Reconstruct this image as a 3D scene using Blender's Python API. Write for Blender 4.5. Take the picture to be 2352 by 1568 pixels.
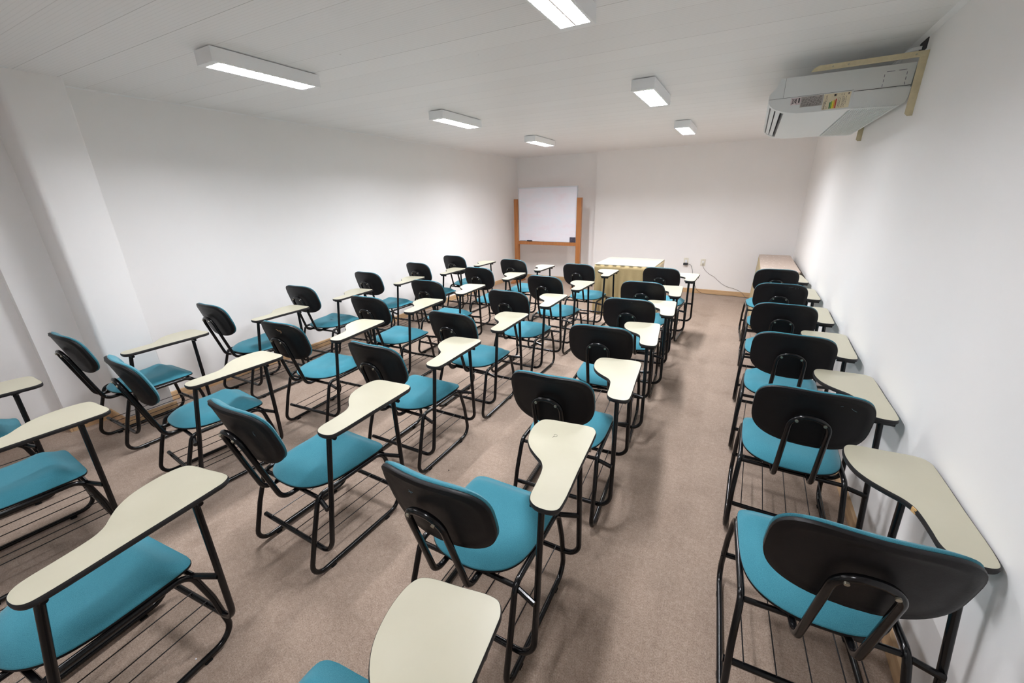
import bpy, bmesh, math, random
from mathutils import Vector, Matrix
random.seed(7)
for o in list(bpy.data.objects): bpy.data.objects.remove(o)
SC = bpy.context.scene
COL = SC.collection

# ------------------------------------------------------------------ camera
F_PX, PITCH, YAW, ROLL, CAM_H = 910.84, 0.340130, -0.524994, -0.0244428, 1.613792
cy, sy = math.cos(YAW), math.sin(YAW)
fwd = Vector((sy * math.cos(PITCH), cy * math.cos(PITCH), -math.sin(PITCH)))
rgt = Vector((cy, -sy, 0)); upv = rgt.cross(fwd)
r2 = rgt * math.cos(ROLL) + upv * math.sin(ROLL)
u2 = upv * math.cos(ROLL) - rgt * math.sin(ROLL)
cam_data = bpy.data.cameras.new('camera')
cam_data.sensor_width = 36.0
cam_data.lens = F_PX / 2352 * 36.0
cam_data.clip_start = 0.02
cam = bpy.data.objects.new('camera', cam_data)
M = Matrix((r2, u2, -fwd)).transposed().to_4x4()
M.translation = Vector((0, 0, CAM_H))
cam.matrix_world = M
COL.objects.link(cam)
SC.camera = cam

# ------------------------------------------------------------------ world, exposure
w = bpy.data.worlds.new('world'); SC.world = w; w.use_nodes = True
w.node_tree.nodes['Background'].inputs[0].default_value = (0.8, 0.85, 1, 1)
w.node_tree.nodes['Background'].inputs[1].default_value = 0.0
SC.view_settings.view_transform = 'Standard'
SC.view_settings.look = 'None'
SC.view_settings.exposure = 0.0
SC.view_settings.gamma = 1.0
SC.view_settings.use_curve_mapping = False
SC.cycles.use_denoising = True
SC.cycles.adaptive_threshold = 0.015
SC.cycles.max_bounces = 24
SC.cycles.diffuse_bounces = 20
SC.cycles.glossy_bounces = 6
SC.cycles.sample_clamp_indirect = 20.0
LAMP_WATTS = 56.0
LAMP_COLOR = (0.955, 0.962, 1.0)

# ------------------------------------------------------------------ room numbers
XR = 0.692
def ceil_z(x): return 2.3976 - 0.00965 * x
def far_y(x): return 7.6138 - 0.0323 * x        # the right part of the end wall
ALC = 0.085                                    # the left part stands this much further back
JOG_X = -2.558
REAR_Y = -1.7

# ------------------------------------------------------------------ helpers
def link(o, parent=None):
    COL.objects.link(o)
    if parent is not None: o.parent = parent
    return o
def mesh_obj(name, bm, mat, parent=None, smooth=True, angle=35):
    me = bpy.data.meshes.new(name)
    bmesh.ops.recalc_face_normals(bm, faces=bm.faces)
    bm.to_mesh(me); bm.free()
    mats = mat if isinstance(mat, (list, tuple)) else [mat]
    for m in mats: me.materials.append(m)
    if smooth:
        for p in me.polygons: p.use_smooth = True
        try: me.set_sharp_from_angle(angle=math.radians(angle))
        except Exception: pass
    o = bpy.data.objects.new(name, me)
    return link(o, parent)
def empty(name, loc=(0, 0, 0), rz=0):
    o = bpy.data.objects.new(name, None); o.location = loc; o.rotation_euler = (0, 0, rz)
    o.empty_display_size = 0.1
    return link(o)
def tag(o, label=None, cat=None, group=None, kind=None):
    if label: o['label'] = label
    if cat: o['category'] = cat
    if group: o['group'] = group
    if kind: o['kind'] = kind
    return o
def add_box(bm, lo, hi, mi=0, bevel=0):
    x0, y0, z0 = lo; x1, y1, z1 = hi
    vs = [bm.verts.new(p) for p in ((x0,y0,z0),(x1,y0,z0),(x1,y1,z0),(x0,y1,z0),(x0,y0,z1),(x1,y0,z1),(x1,y1,z1),(x0,y1,z1))]
    fs = [bm.faces.new([vs[i] for i in f]) for f in ((0,3,2,1),(4,5,6,7),(0,1,5,4),(1,2,6,5),(2,3,7,6),(3,0,4,7))]
    for f in fs: f.material_index = mi
    if bevel:
        es = list({e for f in fs for e in f.edges})
        bmesh.ops.bevel(bm, geom=es, offset=bevel, segments=2, affect='EDGES', profile=0.6)
    return fs
def fillet(pts, rads, seg=6):
    pts = [Vector(p) for p in pts]; out = [pts[0]]
    for i in range(1, len(pts) - 1):
        p, a, b = pts[i], pts[i-1], pts[i+1]
        r = rads[i-1] if isinstance(rads, (list, tuple)) else rads
        d1 = (a - p); d2 = (b - p); l1, l2 = d1.length, d2.length; d1.normalize(); d2.normalize()
        ang = d1.angle(d2)
        if ang > math.pi - 0.02 or r <= 0: out.append(p); continue
        t = min(r / math.tan(ang / 2), l1 * 0.49, l2 * 0.49); rr = t * math.tan(ang / 2)
        c = p + (d1 + d2).normalized() * (rr / math.sin(ang / 2))
        s, e = p + d1 * t - c, p + d2 * t - c
        tot = s.angle(e)
        for k in range(seg + 1):
            f = k / seg
            v = (s * math.sin((1 - f) * tot) + e * math.sin(f * tot)) / math.sin(tot)
            out.append(c + v)
    out.append(pts[-1]); return out
def add_tube(bm, path, rad, n=10, closed=False, flat=None, mi=0):
    path = [Vector(p) for p in path]
    if closed and (path[0] - path[-1]).length < 1e-6: path = path[:-1]
    m = len(path); tg = []
    for i in range(m):
        if closed: d = path[(i+1) % m] - path[i-1]
        else: d = path[min(i+1, m-1)] - path[max(i-1, 0)]
        tg.append(d.normalized())
    nrm = tg[0].orthogonal().normalized()
    rings = []
    for i in range(m):
        nrm = (nrm - tg[i] * nrm.dot(tg[i])).normalized()
        bi = tg[i].cross(nrm)
        rings.append([bm.verts.new(path[i] + (nrm * math.cos(2*math.pi*k/n) + bi * math.sin(2*math.pi*k/n)) * rad) for k in range(n)])
    rng = range(m) if closed else range(m - 1)
    for i in rng:
        a, b = rings[i], rings[(i+1) % m]
        off = 0
        if closed and i == m - 1:
            off = min(range(n), key=lambda s: (a[0].co - b[s].co).length)
        for k in range(n):
            f = bm.faces.new((a[k], a[(k+1) % n], b[(k+1+off) % n], b[(k+off) % n])); f.material_index = mi
    if not closed:
        bm.faces.new(list(reversed(rings[0]))).material_index = mi
        bm.faces.new(rings[-1]).material_index = mi
def add_cyl(bm, c, axis, r, h, n=16, mi=0):
    a = Vector(axis).normalized(); c = Vector(c)
    add_tube(bm, [c - a*h/2, c + a*h/2], r, n, mi=mi)
def add_prism(bm, poly, lo, hi, axis='z', mi=0):
    def P(p, h): return {'z': (p[0], p[1], h), 'y': (p[0], h, p[1]), 'x': (h, p[0], p[1])}[axis]
    a = [bm.verts.new(P(p, lo)) for p in poly]; b = [bm.verts.new(P(p, hi)) for p in poly]
    n = len(poly); fs = [bm.faces.new(a), bm.faces.new(b)]
    for i in range(n): fs.append(bm.faces.new((a[i], a[(i+1) % n], b[(i+1) % n], b[i])))
    for f in fs: f.material_index = mi
    return fs
def catmull(pts, k=6, closed=True):
    n = len(pts); out = []
    for i in range(n if closed else n - 1):
        p0, p1, p2, p3 = (Vector(pts[(i + j) % n] if closed else pts[max(0, min(n-1, i + j))]) for j in (-1, 0, 1, 2))
        d01 = max((p1-p0).length, 1e-6)**.5; d12 = max((p2-p1).length, 1e-6)**.5; d23 = max((p3-p2).length, 1e-6)**.5
        m1 = (p2-p1) + d12*((p1-p0)/d01 - (p2-p0)/(d01+d12)); m2 = (p2-p1) + d12*((p3-p2)/d23 - (p3-p1)/(d12+d23))
        for s in range(k):
            t = s / k
            out.append(p1*(2*t**3-3*t**2+1) + m1*(t**3-2*t**2+t) + p2*(-2*t**3+3*t**2) + m2*(t**3-t**2))
    if not closed: out.append(Vector(pts[-1]))
    return out
def superrect(a, b, n, N):
    out = []
    for i in range(N):
        t = 2*math.pi*i/N; c, s = math.cos(t), math.sin(t)
        out.append((a*math.copysign(abs(c)**(2/n), c), b*math.copysign(abs(s)**(2/n), s)))
    return out

# ------------------------------------------------------------------ materials
def srgb(r, g, b):
    f = lambda c: (c/255)/12.92 if c/255 <= 0.04045 else (((c/255)+0.055)/1.055)**2.4
    return (f(r), f(g), f(b), 1)
def new_mat(name, col, rough=0.5, metal=0.0, spec=0.5, coat=0.0):
    m = bpy.data.materials.new(name); m.use_nodes = True
    b = m.node_tree.nodes['Principled BSDF']
    b.inputs['Base Color'].default_value = col
    b.inputs['Roughness'].default_value = rough
    b.inputs['Metallic'].default_value = metal
    b.inputs['Specular IOR Level'].default_value = spec
    if coat: b.inputs['Coat Weight'].default_value = coat; b.inputs['Coat Roughness'].default_value = 0.15
    return m
class NT:
    def __init__(s, m): s.t = m.node_tree; s.b = s.t.nodes['Principled BSDF']
    def n(s, typ, **kw):
        nd = s.t.nodes.new(typ)
        for k, v in kw.items(): setattr(nd, k, v)
        return nd
    def l(s, a, b): s.t.links.new(a, b)
    def coord(s, kind='Object', scale=(1, 1, 1), rot=(0, 0, 0)):
        c = s.n('ShaderNodeTexCoord'); mp = s.n('ShaderNodeMapping'); mp.inputs['Scale'].default_value = scale
        mp.inputs['Rotation'].default_value = rot
        s.l(c.outputs[kind], mp.inputs[0]); return mp.outputs[0]
    def noise(s, vec, scale, detail=4, rough=0.55):
        nd = s.n('ShaderNodeTexNoise'); nd.inputs['Scale'].default_value = scale
        nd.inputs['Detail'].default_value = detail; nd.inputs['Roughness'].default_value = rough
        s.l(vec, nd.inputs['Vector']); return nd.outputs['Fac']
    def ramp(s, fac, stops):
        r = s.n('ShaderNodeValToRGB'); e = r.color_ramp.elements
        while len(e) < len(stops): e.new(0.5)
        for i, (p, c) in enumerate(stops): e[i].position = p; e[i].color = c if len(c) == 4 else (*c, 1)
        s.l(fac, r.inputs[0]); return r.outputs[0]
    def mix(s, fac, a, b, mode='MIX'):
        m = s.n('ShaderNodeMix', data_type='RGBA', blend_type=mode)
        for i, v in ((0, fac), (6, a), (7, b)):
            if hasattr(v, 'is_linked') or hasattr(v, 'links'): s.l(v, m.inputs[i])
            else: m.inputs[i].default_value = v
        return m.outputs[2]
    def math(s, op, a, b=None):
        m = s.n('ShaderNodeMath', operation=op)
        for i, v in ((0, a), (1, b)):
            if v is None: continue
            if isinstance(v, (int, float)): m.inputs[i].default_value = v
            else: s.l(v, m.inputs[i])
        return m.outputs[0]
    def bump(s, h, strength, dist):
        b = s.n('ShaderNodeBump'); b.inputs['Strength'].default_value = strength; b.inputs['Distance'].default_value = dist
        s.l(h, b.inputs['Height']); s.l(b.outputs[0], s.b.inputs['Normal'])

def mat_paint(name, col, marks=True):
    m = new_mat(name, col, 0.55, spec=0.3); t = NT(m)
    v = t.coord(); n1 = t.noise(v, 1.3, 3); n2 = t.noise(v, 140, 2)
    c = t.ramp(n1, [(0.3, tuple(x*0.975 for x in col[:3])), (0.7, col[:3])])
    if marks:   # scuffs and small specks on the paint
        v2 = t.coord(scale=(9, 9, 4)); n3 = t.noise(v2, 2.2, 6, 0.75)
        f = t.ramp(n3, [(0.71, (0, 0, 0)), (0.78, (1, 1, 1))])
        c = t.mix(t.math('MULTIPLY', f, 0.10), c, (0.40, 0.41, 0.46, 1))
    t.l(c, t.b.inputs['Base Color'])
    t.bump(n2, 0.06, 0.002)
    return m
M_WALL = mat_paint('white_wall_paint', srgb(241, 240, 239))
M_WALLF = mat_paint('white_end_wall_paint', srgb(246, 244, 243))

def mat_ceiling():
    m = new_mat('white_pvc_ceiling_boards', srgb(240, 240, 240), 0.42, spec=0.4); t = NT(m)
    c = t.n('ShaderNodeTexCoord'); sx = t.n('ShaderNodeSeparateXYZ'); t.l(c.outputs['Object'], sx.inputs[0])
    u = t.math('SUBTRACT', sx.outputs[1], t.math('MULTIPLY', sx.outputs[0], 0.035))
    u = t.math('ADD', u, 10.0 - 0.067)
    fr = t.math('FRACT', t.math('DIVIDE', u, 0.1935))
    seam = t.math('LESS_THAN', fr, 0.016)
    fr2 = t.math('FRACT', t.math('DIVIDE', u, 0.1935 / 10))
    rib = t.math('LESS_THAN', fr2, 0.16)
    idn = t.math('FLOOR', t.math('DIVIDE', u, 0.1935))
    wn = t.n('ShaderNodeTexWhiteNoise', noise_dimensions='1D'); t.l(idn, wn.inputs['W'])
    base = t.mix(wn.outputs['Value'], srgb(240, 240, 240), srgb(243, 243, 243))
    c1 = t.mix(t.math('MULTIPLY', rib, 0.10), base, (0.35, 0.34, 0.33, 1))
    seam_v = t.math('MULTIPLY', seam, t.math('ADD', t.math('MULTIPLY', wn.outputs['Value'], 0.35), 0.12))
    c2 = t.mix(seam_v, c1, (0.12, 0.11, 0.10, 1))
    # a few fly spots
    vo = t.n('ShaderNodeTexVoronoi'); vo.inputs['Scale'].default_value = 1.7; t.l(c.outputs['Object'], vo.inputs['Vector'])
    sp = t.math('LESS_THAN', vo.outputs['Distance'], 0.011)
    c3 = t.mix(t.math('MULTIPLY', sp, 0.35), c2, (0.25, 0.24, 0.22, 1))
    t.l(c3, t.b.inputs['Base Color'])
    h = t.math('SUBTRACT', t.math('MULTIPLY', rib, -0.3), t.math('MULTIPLY', seam, 1.0))
    t.bump(h, 0.5, 0.0015)
    return m
M_CEIL = mat_ceiling()

def mat_carpet():
    m = new_mat('beige_carpet', srgb(160, 140, 126), 1.0, spec=0.02); t = NT(m)
    v = t.coord(); big = t.noise(v, 1.6, 5, 0.6); mid = t.noise(v, 9, 5, 0.7); fine = t.noise(v, 190, 3, 0.8); f2 = t.noise(v, 420, 2, 0.8)
    c = t.ramp(big, [(0.3, srgb(163, 143, 131)[:3]), (0.7, srgb(182, 163, 151)[:3])])
    c = t.mix(0.5, c, t.ramp(mid, [(0.3, srgb(140, 121, 109)[:3]), (0.5, srgb(170, 151, 138)[:3]), (0.72, srgb(192, 174, 161)[:3])]))
    mot = t.noise(v, 48, 4, 0.75)
    c = t.mix(0.42, c, t.ramp(mot, [(0.32, srgb(120, 102, 91)[:3]), (0.5, srgb(166, 147, 134)[:3]), (0.68, srgb(212, 194, 181)[:3])]))
    c = t.mix(0.45, c, t.ramp(fine, [(0.33, srgb(108, 92, 82)[:3]), (0.5, srgb(172, 153, 141)[:3]), (0.68, srgb(216, 199, 188)[:3])]))
    # worn darker patches where people walk and small stains
    st = t.ramp(t.noise(t.coord(scale=(1, .7, 1)), 3.1, 6, 0.62), [(0.56, (0, 0, 0)), (0.74, (1, 1, 1))])
    c = t.mix(t.math('MULTIPLY', st, 0.42), c, srgb(112, 92, 80))
    vo = t.n('ShaderNodeTexVoronoi'); vo.inputs['Scale'].default_value = 2.6; t.l(v, vo.inputs['Vector'])
    sp = t.ramp(vo.outputs['Distance'], [(0.016, (1, 1, 1)), (0.04, (0, 0, 0))])
    c = t.mix(t.math('MULTIPLY', sp, 0.55), c, srgb(70, 60, 56))
    c = t.mix(1.0, c, (0.90, 0.88, 0.83, 1), 'MULTIPLY')
    t.l(c, t.b.inputs['Base Color'])
    t.b.inputs['Sheen Weight'].default_value = 0.15
    t.bump(t.math('ADD', fine, f2), 0.6, 0.004)
    return m
M_CARPET = mat_carpet()

def mat_wood(name, a, b, sc=(1, 14, 14), rough=0.45, knots=False):
    m = new_mat(name, a, rough, spec=0.35); t = NT(m)
    v = t.coord(scale=sc); n = t.noise(v, 3.0, 6, 0.65)
    c = t.ramp(n, [(0.3, a[:3]), (0.68, b[:3])])
    if knots:
        vo = t.n('ShaderNodeTexVoronoi'); vo.inputs['Scale'].default_value = 1.8
        t.l(t.coord(scale=(1, 1, 3)), vo.inputs['Vector'])
        kn = t.ramp(vo.outputs['Distance'], [(0.02, (1, 1, 1)), (0.06, (0, 0, 0))])
        c = t.mix(t.math('MULTIPLY', kn, 0.6), c, srgb(95, 62, 38))
    t.l(c, t.b.inputs['Base Color']); t.bump(n, 0.12, 0.002)
    return m
M_SKIRT_Y = mat_wood('pale_pine_skirting_y', srgb(186, 150, 112), srgb(212, 180, 140), (16, 1, 16), knots=True)
M_SKIRT_X = mat_wood('pale_pine_skirting_x', srgb(186, 150, 112), srgb(212, 180, 140), (1, 16, 16), knots=True)
M_STAND = mat_wood('varnished_orange_wood', srgb(150, 94, 50), srgb(172, 114, 66), (18, 18, 1), 0.3)

def mat_fabric(name, col, col2, sc=600, dust=True):
    m = new_mat(name, col, 0.9, spec=0.12); t = NT(m)
    v = t.coord('Object'); n = t.noise(v, sc, 2, 0.7); b = t.noise(v, 7, 4, 0.6)
    c = t.ramp(n, [(0.35, col[:3]), (0.65, col2[:3])])
    inf = t.n('ShaderNodeObjectInfo')
    h = t.n('ShaderNodeHueSaturation'); t.l(c, h.inputs['Color'])
    t.l(t.math('ADD', t.math('MULTIPLY', inf.outputs['Random'], 0.10), 0.95), h.inputs['Value'])
    c = t.mix(t.math('MULTIPLY', t.ramp(b, [(0.45, (0, 0, 0)), (0.75, (1, 1, 1))]), 0.16), h.outputs[0], tuple(x*0.72 for x in col[:3]) + (1,))
    t.l(c, t.b.inputs['Base Color'])
    t.b.inputs['Sheen Weight'].default_value = 0.25; t.b.inputs['Sheen Roughness'].default_value = 0.4
    t.bump(n, 0.35, 0.0008)
    return m
M_TEAL = mat_fabric('teal_woven_upholstery', srgb(52, 118, 135), srgb(74, 140, 155))
def mat_black(name, col, rough, sc, bs, spec=0.5):
    m = new_mat(name, col, rough, spec=spec); t = NT(m); v = t.coord()
    n = t.noise(v, sc, 3); b = t.noise(v, 16, 5, 0.7)
    t.l(t.ramp(b, [(0.35, col[:3]), (0.8, tuple(x*1.35 for x in col[:3]))]), t.b.inputs['Base Color'])
    t.l(t.ramp(b, [(0.3, (rough,)*3), (0.8, (min(1, rough*1.35),)*3)]), t.b.inputs['Roughness'])
    t.bump(n, bs, 0.0006); return m
M_TUBE = mat_black('glossy_black_painted_steel', srgb(12, 12, 14), 0.17, 60, 0.15, 0.38)
M_SHELL = mat_black('black_moulded_plastic', srgb(19, 18, 20), 0.4, 300, 0.3, 0.22)
M_EDGE = mat_black('dark_grey_edge_band', srgb(36, 35, 36), 0.38, 80, 0.1, 0.3)
M_WIRE = mat_black('black_rack_wire', srgb(24, 23, 25), 0.35, 60, 0.1)
M_RUBBER = mat_black('black_rubber', srgb(20, 20, 21), 0.8, 120, 0.2, 0.2)
M_SCREW = new_mat('zinc_screw_head', srgb(170, 166, 150), 0.35, 0.85)
def mat_lam():
    m = new_mat('cream_laminate', srgb(184, 179, 158), 0.33, spec=0.45); t = NT(m); v = t.coord()
    n = t.noise(v, 5, 4, 0.6)
    t.l(t.ramp(n, [(0.3, srgb(181, 177, 156)[:3]), (0.7, srgb(187, 183, 163)[:3])]), t.b.inputs['Base Color'])
    t.l(t.ramp(n, [(0.3, (0.3,)*3), (0.7, (0.42,)*3)]), t.b.inputs['Roughness'])
    return m
M_LAM = mat_lam()
M_CHIP = mat_wood('bare_chipboard', srgb(196, 152, 96), srgb(222, 182, 124), (40, 40, 40), 0.8)
M_WHITE_METAL = mat_paint('white_enamelled_steel', srgb(246, 247, 248), False)
M_LOUVER = new_mat('bright_aluminium_louvre', (0.9, 0.9, 0.92, 1), 0.25, 0.6)
M_REFL = new_mat('lamp_reflector', (0.93, 0.93, 0.94, 1), 0.3, 0.3)
def mat_emit(name, col, s):
    m = bpy.data.materials.new(name); m.use_nodes = True; nt = m.node_tree; nt.nodes.clear()
    e = nt.nodes.new('ShaderNodeEmission'); o = nt.nodes.new('ShaderNodeOutputMaterial')
    e.inputs[0].default_value = (*col, 1); e.inputs[1].default_value = s; nt.links.new(e.outputs[0], o.inputs[0]); return m
M_TUBE_LIGHT = mat_emit('fluorescent_tube_glow', LAMP_COLOR, 11.0)
M_AC = mat_paint('off_white_moulded_plastic', srgb(225, 228, 228), False)
M_DARK = mat_black('dark_slot_plastic', srgb(52, 52, 55), 0.6, 50, 0.1, 0.3)
M_BEIGE = mat_black('beige_painted_steel', srgb(196, 184, 152), 0.45, 40, 0.1, 0.4)

# ------------------------------------------------------------------ setting
def struct(name, bm, mat, label=None, smooth=False):
    o = mesh_obj(name, bm, mat, None, smooth=smooth); o['kind'] = 'structure'
    if label: o['label'] = label
    return o
XN, XM, XP, XA, XB = -4.43, -4.34, -4.012, -4.262, -4.305   # the left wall steps: near, middle, pillar, main, far
PY0, PY1 = 0.868, 1.178
# plan of the left wall, from the rear forwards; the pillar has soft rounded corners
def rounded(x, y, r, q):
    return [(x + r*math.cos(a), y + r*math.sin(a)) for a in [math.radians(q + k*22.5) for k in range(5)]]
left_plan = [(XN, REAR_Y), (XN, 0.625), (XM, 0.625), (XM, PY0)]
left_plan += [(XP - 0.035 + 0.035*math.sin(math.radians(a)), PY0 + 0.02 - 0.035*math.cos(math.radians(a)) + 0.015) for a in (0, 22.5, 45, 67.5, 90)]
left_plan += [(XP - 0.012 + 0.012*math.cos(math.radians(a)), PY1 - 0.012 + 0.012*math.sin(math.radians(a))) for a in (0, 30, 60, 90)]
left_plan += [(XA, PY1 + 0.005), (XA, 4.30), (XB, 4.305), (XB, far_y(XB) + ALC)]
def wall_from_plan(bm, plan, back):
    lo = [bm.verts.new((x, y, -0.02)) for x, y in plan]; hi = [bm.verts.new((x, y, ceil_z(x) + 0.004)) for x, y in plan]
    n = len(plan)
    bx = [((x, y) if False else back(x, y)) for x, y in plan]
    lo2 = [bm.verts.new((x, y, -0.02)) for x, y in bx]; hi2 = [bm.verts.new((x, y, ceil_z(x) + 0.004)) for x, y in bx]
    for i in range(n - 1):
        bm.faces.new((lo[i], lo[i+1], hi[i+1], hi[i])); bm.faces.new((lo2[i+1], lo2[i], hi2[i], hi2[i+1]))
        bm.faces.new((hi[i], hi[i+1], hi2[i+1], hi2[i])); bm.faces.new((lo[i+1], lo[i], lo2[i], lo2[i+1]))
    bm.faces.new((lo[0], hi[0], hi2[0], lo2[0])); bm.faces.new((lo[-1], lo2[-1], hi2[-1], hi[-1]))
bm = bmesh.new(); wall_from_plan(bm, left_plan, lambda x, y: (XN - 0.14, y)); struct('wall_left', bm, M_WALL, 'long white left wall with a rounded pillar near the front', True)
YC = far_y(JOG_X)
far_plan = [(XB - 0.2, far_y(XB) + ALC), (JOG_X, YC + ALC), (JOG_X, YC), (XR + 0.2, far_y(XR + 0.2))]
bm = bmesh.new(); wall_from_plan(bm, far_plan, lambda x, y: (x, 7.99)); struct('wall_far', bm, M_WALLF, 'white end wall with a shallow recess behind the whiteboard')
bm = bmesh.new(); wall_from_plan(bm, [(XR, REAR_Y), (XR, far_y(XR) + 0.05)], lambda x, y: (XR + 0.14, y))
struct('wall_right', bm, M_WALL, 'plain white right wall')
bm = bmesh.new(); wall_from_plan(bm, [(XN - 0.14, REAR_Y), (XR + 0.14, REAR_Y)], lambda x, y: (x, REAR_Y - 0.14))
struct('wall_rear', bm, M_WALL, 'white wall behind the viewer')
bm = bmesh.new()
x0, x1, y0, y1 = XN - 0.14, XR + 0.14, REAR_Y - 0.14, 7.99
vs = [bm.verts.new(p) for p in ((x0, y0, ceil_z(x0)), (x1, y0, ceil_z(x1)), (x1, y1, ceil_z(x1)), (x0, y1, ceil_z(x0)))]
vt = [bm.verts.new((v.co.x, v.co.y, v.co.z + 0.08)) for v in vs]
bm.faces.new(vs); bm.faces.new(vt)
for i in range(4): bm.faces.new((vs[i], vs[(i+1) % 4], vt[(i+1) % 4], vt[i]))
struct('ceiling', bm, M_CEIL, 'white plastic board ceiling with fine ribs')
bm = bmesh.new(); add_box(bm, (x0, y0, -0.08), (x1, y1, 0)); struct('floor', bm, M_CARPET, 'beige carpet floor')

# skirting boards
BH, BT = 0.078, 0.014
def skirting(name, runs, mat):
    bm = bmesh.new()
    for (ax, ay, bx, by) in runs:
        a, b = Vector((ax, ay, 0)), Vector((bx, by, 0)); d = (b - a).normalized(); nn = Vector((d.y, -d.x, 0)) * BT
        q = [a, b, b + nn, a + nn]
        lo = [bm.verts.new(p) for p in q]; hi = [bm.verts.new(p + Vector((0, 0, BH - (0.004 if i > 1 else 0)))) for i, p in enumerate(q)]
        bm.faces.new(lo); bm.faces.new(hi)
        for i in range(4): bm.faces.new((lo[i], lo[(i+1) % 4], hi[(i+1) % 4], hi[i]))
    return struct(name, bm, mat, 'pale pine skirting board')
skirting('baseboard_left', [(XN, REAR_Y, XN, 0.625), (XM, 0.625, XM, PY0), (XP, PY0 - 0.002, XP, PY1 + 0.012),
                            (XA, PY1 + 0.02, XA, 4.30), (XB, 4.31, XB, far_y(XB) + ALC)], M_SKIRT_Y)
skirting('baseboard_pillar', [(XN, 0.624, XM + 0.012, 0.624), (XM + 0.014, PY0 + 0.005, XP + 0.012, PY0 + 0.005)], M_SKIRT_X)
skirting('baseboard_far', [(XB + 0.015, far_y(XB) + ALC, JOG_X, YC + ALC), (JOG_X, YC, XR - 0.015, far_y(XR - 0.015))], M_SKIRT_X)
skirting('baseboard_right', [(XR, far_y(XR), XR, REAR_Y)], M_SKIRT_Y)
# thin cornice strip along the right wall and the left wall
bm = bmesh.new(); zc = ceil_z(XR)
add_prism(bm, [(XR - 0.001, zc - 0.012), (XR - 0.028, zc - 0.001), (XR - 0.028, zc + 0.003), (XR + 0.002, zc + 0.003)], REAR_Y, far_y(XR) - .01, 'y')
struct('trim_1', bm, M_WHITE_METAL, 'thin white strip where ceiling meets the right wall')
bm = bmesh.new()
for X, ya, yb in ((XA, PY1 + .01, 4.30), (XB, 4.305, far_y(XB) + ALC - .01)):
    zc = ceil_z(X)
    add_prism(bm, [(X + 0.001, zc - 0.008), (X + 0.014, zc - 0.001), (X + 0.014, zc + 0.003), (X - 0.002, zc + 0.003)], ya, yb, 'y')
struct('trim_2', bm, M_WHITE_METAL, 'thin white strip where ceiling meets the left wall')

# ------------------------------------------------------------------ ceiling lamps
LAMP_W, LAMP_L, LAMP_H = 0.161, 0.644, 0.075
def make_lamp():
    t = empty('ceiling_lamp')                       # origin on the ceiling, body hangs below
    W, L, H = LAMP_W/2, LAMP_L/2, LAMP_H
    gap = 0.006
    bm = bmesh.new(); th = 0.003
    add_box(bm, (-W, -L, -H), (-W + th, L, -gap)); add_box(bm, (W - th, -L, -H), (W, L, -gap))
    add_box(bm, (-W + th, -L, -H), (W - th, -L + th, -gap)); add_box(bm, (-W + th, L - th, -H), (W - th, L, -gap))
    add_box(bm, (-W + th, -L + th, -gap - 0.003), (W - th, L - th, -gap))
    e = 0.036                                        # blank plates at both ends
    add_box(bm, (-W + th, -L + th, -H), (W - th, -L + e, -H + 0.003)); add_box(bm, (-W + th, L - e, -H), (W - th, L - th, -H + 0.003))
    add_box(bm, (-W + th, -L + e - 0.003, -H + 0.003), (W - th, -L + e, -gap)); add_box(bm, (-W + th, L - e, -H + 0.003), (W - th, L - e + 0.003, -gap))
    # flanges along the sides
    add_box(bm, (-W + th, -L + e, -H), (-W + 0.011, L - e, -H + 0.002)); add_box(bm, (W - 0.011, -L + e, -H), (W - th, L - e, -H + 0.002))
    mesh_obj('housing', bm, M_WHITE_METAL, t, False)
    bm = bmesh.new()
    add_box(bm, (-0.02, -L + 0.05, -gap), (0.02, -L + 0.11, 0.0)); add_box(bm, (-0.02, L - 0.11, -gap), (0.02, L - 0.05, 0.0))
    mesh_obj('mounting_spacer', bm, M_BEIGE, t, False)
    # louvre: one central fin, side fins, cross blades
    bm = bmesh.new(); zb, zt = -H + 0.001, -H + 0.030; li = L - e
    def blade_x(y):
        for s in (-1, 1):
            xa, xb = (0.004, W - 0.013) if s > 0 else (-W + 0.013, -0.004)
            n = 8; top = []; bot = []
            for k in range(n + 1):
                x = xa + (xb - xa)*k/n; u = abs(2*k/n - 1)
                top.append((x, zt - 0.010*(1 - u*u)))   # scooped upper edge
            bot = [(xb, zb), (xa, zb)]
            add_prism(bm, top + bot, y - 0.0008, y + 0.0008, 'y')
    N = 12
    for i in range(1, N): blade_x(-li + 2*li*i/N)
    add_box(bm, (-0.004, -li, zb), (0.004, li, zt)); add_box(bm, (-W + 0.011, -li, zb), (-W + 0.013, li, zt)); add_box(bm, (W - 0.013, -li, zb), (W - 0.011, li, zt))
    mesh_obj('louvre', bm, M_LOUVER, t, False)
    for s in (-1, 1):
        bm = bmesh.new(); add_cyl(bm, (s*0.036, 0, -0.030), (0, 1, 0), 0.008, 2*li - 0.02, 10)
        mesh_obj('fluorescent_tube', bm, M_TUBE_LIGHT, t)
    return t
def copy_tree(o, parent=None):
    c = o.copy(); COL.objects.link(c)
    if parent is not None: c.parent = parent
    for ch in list(o.children):
        copy_tree(ch, c)
    return c
lamp0 = None
LD = 1.9056
lamp_spots = []
for side, (lx, off) in enumerate(((-2.656, 0.0), (-0.779, -0.0144))):
    for i in (-1, 0, 1, 2):  # the rear pair is unseen, added to brighten the near room
        lamp_spots.append((lx, 1.3705 + off + LD*i + LAMP_L/2, side, i))
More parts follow.
